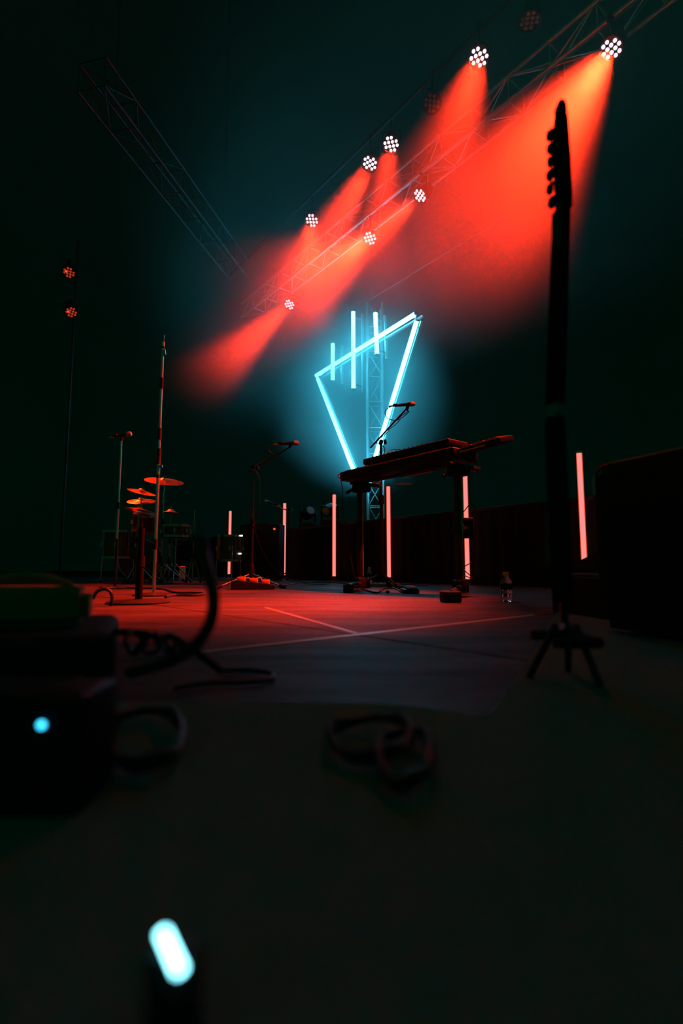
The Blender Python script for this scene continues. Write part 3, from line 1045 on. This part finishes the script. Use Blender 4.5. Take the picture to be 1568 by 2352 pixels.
o.location = (p.x, p.y, 0)
tag(o, 'small round black stopper on the floor in front of the power strip', 'stopper')
o = MB().sweep([atZ(x_, y_, .006) for x_, y_ in [(830, 1352), (850, 1358), (868, 1361), (880, 1352), (905, 1351), (925, 1360), (950, 1361)]], .006).build('pedal_cable', 'cable')
tag(o, 'black cable snaking over the floor to the sustain pedal', 'cable')
o = MB().sweep([atZ(x_, y_, .006) for x_, y_ in [(560, 1345), (610, 1352), (690, 1338), (740, 1336), (800, 1337), (880, 1338), (980, 1345)]], .005).build('long_floor_cable', 'cable')
tag(o, 'long black cable running over the far floor past the upright tubes', 'cable')

# ------------------------------------------------------------------ guitar on its stand (dark, near)
GY = .93
hd = atY(1287, 236, GY)
gx = atY(1297, 1300, GY).x
g = thing('electric_guitar', 'guitar seen edge-on as a black silhouette, its headstock with six tuners against the brightest beam', 'guitar', (gx, GY, 0))


def gp(px, py):
    q = atY(px, py, GY)
    return (q.x - gx, q.z)


out = [gp(*q_) for q_ in [(1283, 476), (1277, 470), (1272, 340), (1272, 300), (1278, 262), (1275, 250), (1278, 240), (1286, 234), (1294, 238), (1298, 252), (1296, 264), (1300, 272), (1306, 360), (1312, 480)]]
mb = MB()
mb.prism(out, -.009, .009)
mb.bm.transform(Matrix.Rotation(math.pi / 2, 4, 'X'))
bmesh.ops.bevel(mb.bm, geom=[e for e in mb.bm.edges], offset=.0012, segments=2, affect='EDGES')
hs = mb.build('headstock', 'wood', g)
for k, (px, py) in enumerate([(1262, 312), (1263, 342), (1264, 372), (1262, 404), (1262, 435), (1266, 466)]):
    x_, z_ = gp(px, py)
    R = V((-.45, 0, -.9)).to_track_quat('Z', 'Y').to_matrix()
    tn = MB().sphere((x_, 0, z_), .0075, (1, .5, 1.75), 14, rot=Matrix.Rotation(.12, 3, 'Y'))
    tn.cyl((x_ + .002, 0, z_ + .011), (x_ + .013, 0, z_ + .014), .004)
    tn.build('tuner', 'black_metal', g)
x0, z0 = gp(1296, 474)
mb = MB().cyl((x0 + .001, 0, z0 + .01), (.0, 0, .50), .0115, .0125, n=14)
mb.build('neck', 'wood', g)
MB().box((x0 * .5 - .012, 0, (z0 + .5) / 2), (.005, .045, z0 - .5), rot=Matrix.Rotation(math.atan2(x0, z0 - .5), 3, 'Y')).build('fretboard', 'fretboard', g, smooth=False)
for k in range(6):
    MB().cyl((x0 - .016, -.02 + .008 * k, z0), (-.026, -.022 + .009 * k, .2), .0004, n=4).build('string', 'steel', g)
body = []
for i in range(40):
    a = 2 * math.pi * i / 40
    rr = .155 + .02 * math.cos(2 * a) - .02 * abs(math.sin(a)) ** 4
    body.append((rr * math.cos(a) * .95, rr * 1.35 * math.sin(a)))
mb = MB().prism(body, -.015, .015)
mb.bm.transform(Matrix.Translation((-.006, 0, .30)) @ Matrix.Rotation(math.atan2(GY, gx), 4, 'Z') @ Matrix.Rotation(math.pi / 2, 4, 'X'))
bmesh.ops.bevel(mb.bm, geom=[e for e in mb.bm.edges if abs(e.calc_length()) < .08], offset=.003, segments=2, affect='EDGES')
mb.build('body', 'wood', g)
gs = thing('guitar_stand', 'low black stand cradling the guitar silhouette', 'guitar stand', (gx, GY, 0))
for a in (1.2, 3.1, 5.0):
    MB().cyl((math.cos(a) * .02, math.sin(a) * .02, .10), (math.cos(a) * .07, math.sin(a) * .07, .009), .006).build('leg', 'black_metal', gs)
MB().cyl((.02, .06, .09), (.022, .06, .5), .007).cyl((.02, .06, .09), (0, 0, .09), .008).build('pole', 'black_metal', gs)
MB().cyl((-.045, -.05, .075), (.03, -.05, .075), .009).cyl((-.045, .05, .075), (.03, .05, .075), .009).cyl((.03, -.05, .075), (.03, .05, .075), .009).build('cradle', 'black_rubber', gs)

# ------------------------------------------------------------------ amplifier near right
ca_ = V((atY(1364, 1100, 1.6).x, 1.6, 0))
cb_ = V((atY(1568, 1042, 1.34).x, 1.34, 0))
za = atY(1380, 1068, 1.58).z
dd = (cb_ - ca_).normalized()
aang = math.atan2(dd.y, dd.x)
cbx = thing('combo_amplifier', 'black amplifier with rounded metal-edged corners cut off by the side of the picture', 'amplifier', ca_, aang)
W_, D_ = .62, .30
mb = MB().box((W_ / 2, D_ / 2, za / 2 + .01), (W_, D_, za - .02))
bmesh.ops.bevel(mb.bm, geom=[e for e in mb.bm.edges if abs((e.verts[0].co - e.verts[1].co).y) > .2], offset=.03, segments=6, affect='EDGES')
mb.build('cabinet', 'black_tolex', cbx)
MB().box((W_ / 2, -.004, za * .42), (W_ - .08, .01, za * .62), bev=.003).build('grille_cloth', 'black_cloth', cbx)
MB().sweep([(.004, -.004, za - .09), (.004, -.004, za - .045), (.014, -.004, za - .018), (.04, -.004, za - .003), (.06, -.004, za - .002)], .006).build('corner_guard', 'steel', cbx)
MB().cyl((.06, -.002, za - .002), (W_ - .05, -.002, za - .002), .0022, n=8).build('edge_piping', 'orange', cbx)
MB().box((W_ / 2, D_ / 2, za + .012), (.2, .03, .02), bev=.008).build('handle', 'black_rubber', cbx)

# black wedge monitor between the bottle and the amplifier
wq = atY(1390, 1300, 2.1)
wm = thing('wedge_monitor', 'low black wedge monitor speaker hiding the foot of the nearest tube', 'speaker', (wq.x, 2.15, 0), .15)
mb = MB()
mb.prism([(-.10, 0), (.32, 0), (.32, .26), (.22, .30), (-.10, .165)], -.2, .2)
mb.bm.transform(Matrix.Rotation(math.pi / 2, 4, 'X'))
bmesh.ops.bevel(mb.bm, geom=list(mb.bm.edges), offset=.008, segments=2, affect='EDGES')
mb.build('cabinet', 'black_tolex', wm)
MB().box((.055, 0, .238), (.27, .34, .008), bev=.003, rot=Matrix.Rotation(-.399, 3, 'Y')).build('grille', 'black_cloth', wm)

# ------------------------------------------------------------------ foreground, left
BX = thing('black_case', 'black equipment case under the pale plastic box in the near foreground', 'case', (-.602, .853, 0), .39)
MB().box((0, 0, .052), (.45, .36, .104), bev=.02).build('shell', 'black_tolex', BX)
MB().box((0, -.182, .07), (.10, .012, .02), bev=.004).build('latch', 'black_metal', BX)
zt = atY(120, 1349, .86).z
xr = atY(211, 1400, .82).x
cr_ = thing('carry_box', 'blurred pale plastic box coloured orange as if lit, with a moulded carry handle, standing on the black case', 'box', (-.5275, .882, .104), .39)
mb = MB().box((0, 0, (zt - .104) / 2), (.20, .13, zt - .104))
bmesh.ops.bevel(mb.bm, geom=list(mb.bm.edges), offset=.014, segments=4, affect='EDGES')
mb.build('body', 'lit_plastic', cr_)
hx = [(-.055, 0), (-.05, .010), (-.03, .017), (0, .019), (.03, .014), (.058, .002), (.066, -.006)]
MB().sweep([(x_ + .008, -.02, zt - .104 + z_) for x_, z_ in hx], .0065, 10).build('handle', 'lit_plastic', cr_)

o = MB().sweep([atY(*q_) for q_ in [(466, 1262, .64), (474, 1300, .62), (487, 1350, .60), (490, 1395, .59), (478, 1440, .59), (450, 1480, .60), (410, 1508, .62), (360, 1530, .66), (300, 1545, .72)]],
               .0072, 12).build('thick_cable', 'cable')
MB().cyl(atY(467, 1268, .64), atY(460, 1238, .645), .0095, n=16).build('plug', 'black_metal', o)
tag(o, 'thick black cable arching up in the near foreground over the lit floor', 'cable')
kp = []
for i in range(26):
    a = i * 1.15
    kp.append(atY(285 + i * 5.2 + 14 * math.sin(a * 1.3), 1478 + 24 * math.sin(a), .78 + .02 * math.cos(a)))
o = MB().sweep(kp, .0032).build('tangled_cable', 'cable')
tag(o, 'tangled black cable heaped beside the black case', 'cable')
o = MB().sweep([atY(262, 1452, .80), atY(300, 1452, .79), atY(345, 1458, .78), atY(372, 1470, .78), atY(392, 1462, .77), atY(430, 1484, .76), atY(470, 1512, .78), atY(505, 1540, .82)], .0055).build('leaning_cable', 'cable')
tag(o, 'black cable slanting down from the tangle to the floor', 'cable')
lo = [atZ(x_, y_, .006) for x_, y_ in [(500, 1542), (560, 1540), (610, 1544), (628, 1553), (612, 1562), (560, 1567), (500, 1568), (450, 1572), (400, 1580)]]
o = MB().sweep(lo, .0045).build('looped_floor_cable', 'cable')
tag(o, 'flat loop of black cable lying on the floor under the arching cable', 'cable')
for i, (cx_, cy_, rx_, ry_, lb) in enumerate([(850, 1700, 95, 42, 'black cable coil in the dark foreground, nearer the middle'),
                                              (930, 1745, 60, 60, 'black cable coil in the dark foreground, overlapping its neighbour'),
                                              (330, 1700, 90, 60, 'black cable coil in the dark foreground below the tangle')]):
    pts = []
    for k in range(22):
        a = k * .62
        s_ = 1 + .03 * math.sin(k * 2.1)
        q_ = atZ(cx_ + rx_ * s_ * math.cos(a), cy_ + ry_ * s_ * math.sin(a), .018)
        pts.append(q_ + V((0, 0, .004 * math.sin(k * 1.7) + .0004 * k)))
    o = MB().sweep(pts, .0042).build('cable_coil', 'cable')
    tag(o, lb, 'cable')

# power brick with a blue indicator
p = atY(90, 1668, .42)
pk = thing('power_supply', 'black power supply box with a small round blue indicator in the near foreground', 'power supply', (p.x - .03, .46, .007))
MB().box((0, 0, p.z / 2 + .008), (.12, .07, p.z + .014), bev=.006).build('case', 'black_plastic', pk)
MB().sphere((.03, -.037, p.z - .007), .0026).build('indicator', 'blue_led', pk)
# added glowing strip in place of a blue-white reflection, very close to the lens
p0, p1 = atY(374, 2142, .235), atY(413, 2230, .225)
cm = (p0 + p1) / 2
cl = thing('glint_block', 'tiny black block with a glowing strip added for a blue-white reflection, very close and out of focus', 'glint', (cm.x, cm.y, .007))
hh = cm.z - .007
MB().box((0, .006, hh * .5 - .002), (.02, .016, hh), bev=.002).build('body', 'black_plastic', cl)
MB().cyl(p0 - V(cl.location), p1 - V(cl.location), .0022).build('strip', 'blue_glint', cl)

# ------------------------------------------------------------------ haze
hb = MB().box((.3, 7.0, 3.95), (9.0, 9.6, 5.3)).build('stage_haze', 'black_plastic', smooth=False)
tag(hb, 'drifting stage haze lit red by the par lights and cyan by the triangle sign', 'haze', None, 'stuff')
m = bpy.data.materials.new('haze')
m.use_nodes = True
nt = m.node_tree
nt.nodes.clear()
N, L = nt.nodes.new, nt.links.new
outn = N('ShaderNodeOutputMaterial')
vs = N('ShaderNodeVolumeScatter')
vs.inputs['Anisotropy'].default_value = .25
L(vs.outputs[0], outn.inputs['Volume'])
geo = N('ShaderNodeNewGeometry')


def MM(op, a, b=None):
    n = N('ShaderNodeMath')
    n.operation = op
    for i, v in enumerate((a, b)):
        if v is None:
            continue
        if isinstance(v, (int, float)):
            n.inputs[i].default_value = v
        else:
            L(v, n.inputs[i])
    return n.outputs[0]


def VM(op, a, b=None):
    n = N('ShaderNodeVectorMath')
    n.operation = op
    L(a, n.inputs[0])
    if b is not None:
        n.inputs[1].default_value = b
    return n


def fall(x, a, b):
    n = N('ShaderNodeMapRange')
    n.interpolation_type = 'SMOOTHSTEP'
    L(x, n.inputs[0])
    for i, v in ((1, a), (2, b), (3, 1), (4, 0)):
        n.inputs[i].default_value = v
    return n.outputs[0]


rel = VM('SUBTRACT', geo.outputs['Position'], (.45, 5.9, 4.6)).outputs[0]
al = VM('DOT_PRODUCT', rel, tuple(U)).outputs['Value']
pe_ = VM('DOT_PRODUCT', rel, tuple(NRM)).outputs['Value']
ze = VM('DOT_PRODUCT', rel, (0, 0, 1)).outputs['Value']
r1 = MM('SQRT', MM('ADD', MM('MULTIPLY', MM('MULTIPLY', pe_, pe_), .6), MM('MULTIPLY', ze, ze)))
sx_ = N('ShaderNodeSeparateXYZ')
L(geo.outputs['Position'], sx_.inputs[0])
wing = fall(MM('MULTIPLY', sx_.outputs[0], -1), 2.0, 3.3)
band = MM('MULTIPLY', MM('MULTIPLY', fall(r1, .9, 2.3), wing), fall(MM('ABSOLUTE', al), 4.2, 5.6))
rv = VM('SUBTRACT', geo.outputs['Position'], (.35, 9.7, 3.3)).outputs[0]
vb = fall(VM('LENGTH', rv).outputs['Value'], .8, 1.95)
nz = N('ShaderNodeTexNoise')
nz.inputs['Scale'].default_value = .7
nz.inputs['Detail'].default_value = 1.5
L(geo.outputs['Position'], nz.inputs['Vector'])
swirl = N('ShaderNodeMapRange')
L(nz.outputs[0], swirl.inputs[0])
for i, v in ((1, .35), (2, .65), (3, .55), (4, 1.3)):
    swirl.inputs[i].default_value = v
dn = MM('MULTIPLY', MM('ADD', MM('MULTIPLY', band, .15), MM('MULTIPLY', vb, .72)), swirl.outputs[0])
L(dn, vs.inputs['Density'])
hb.data.materials.clear()
hb.data.materials.append(m)
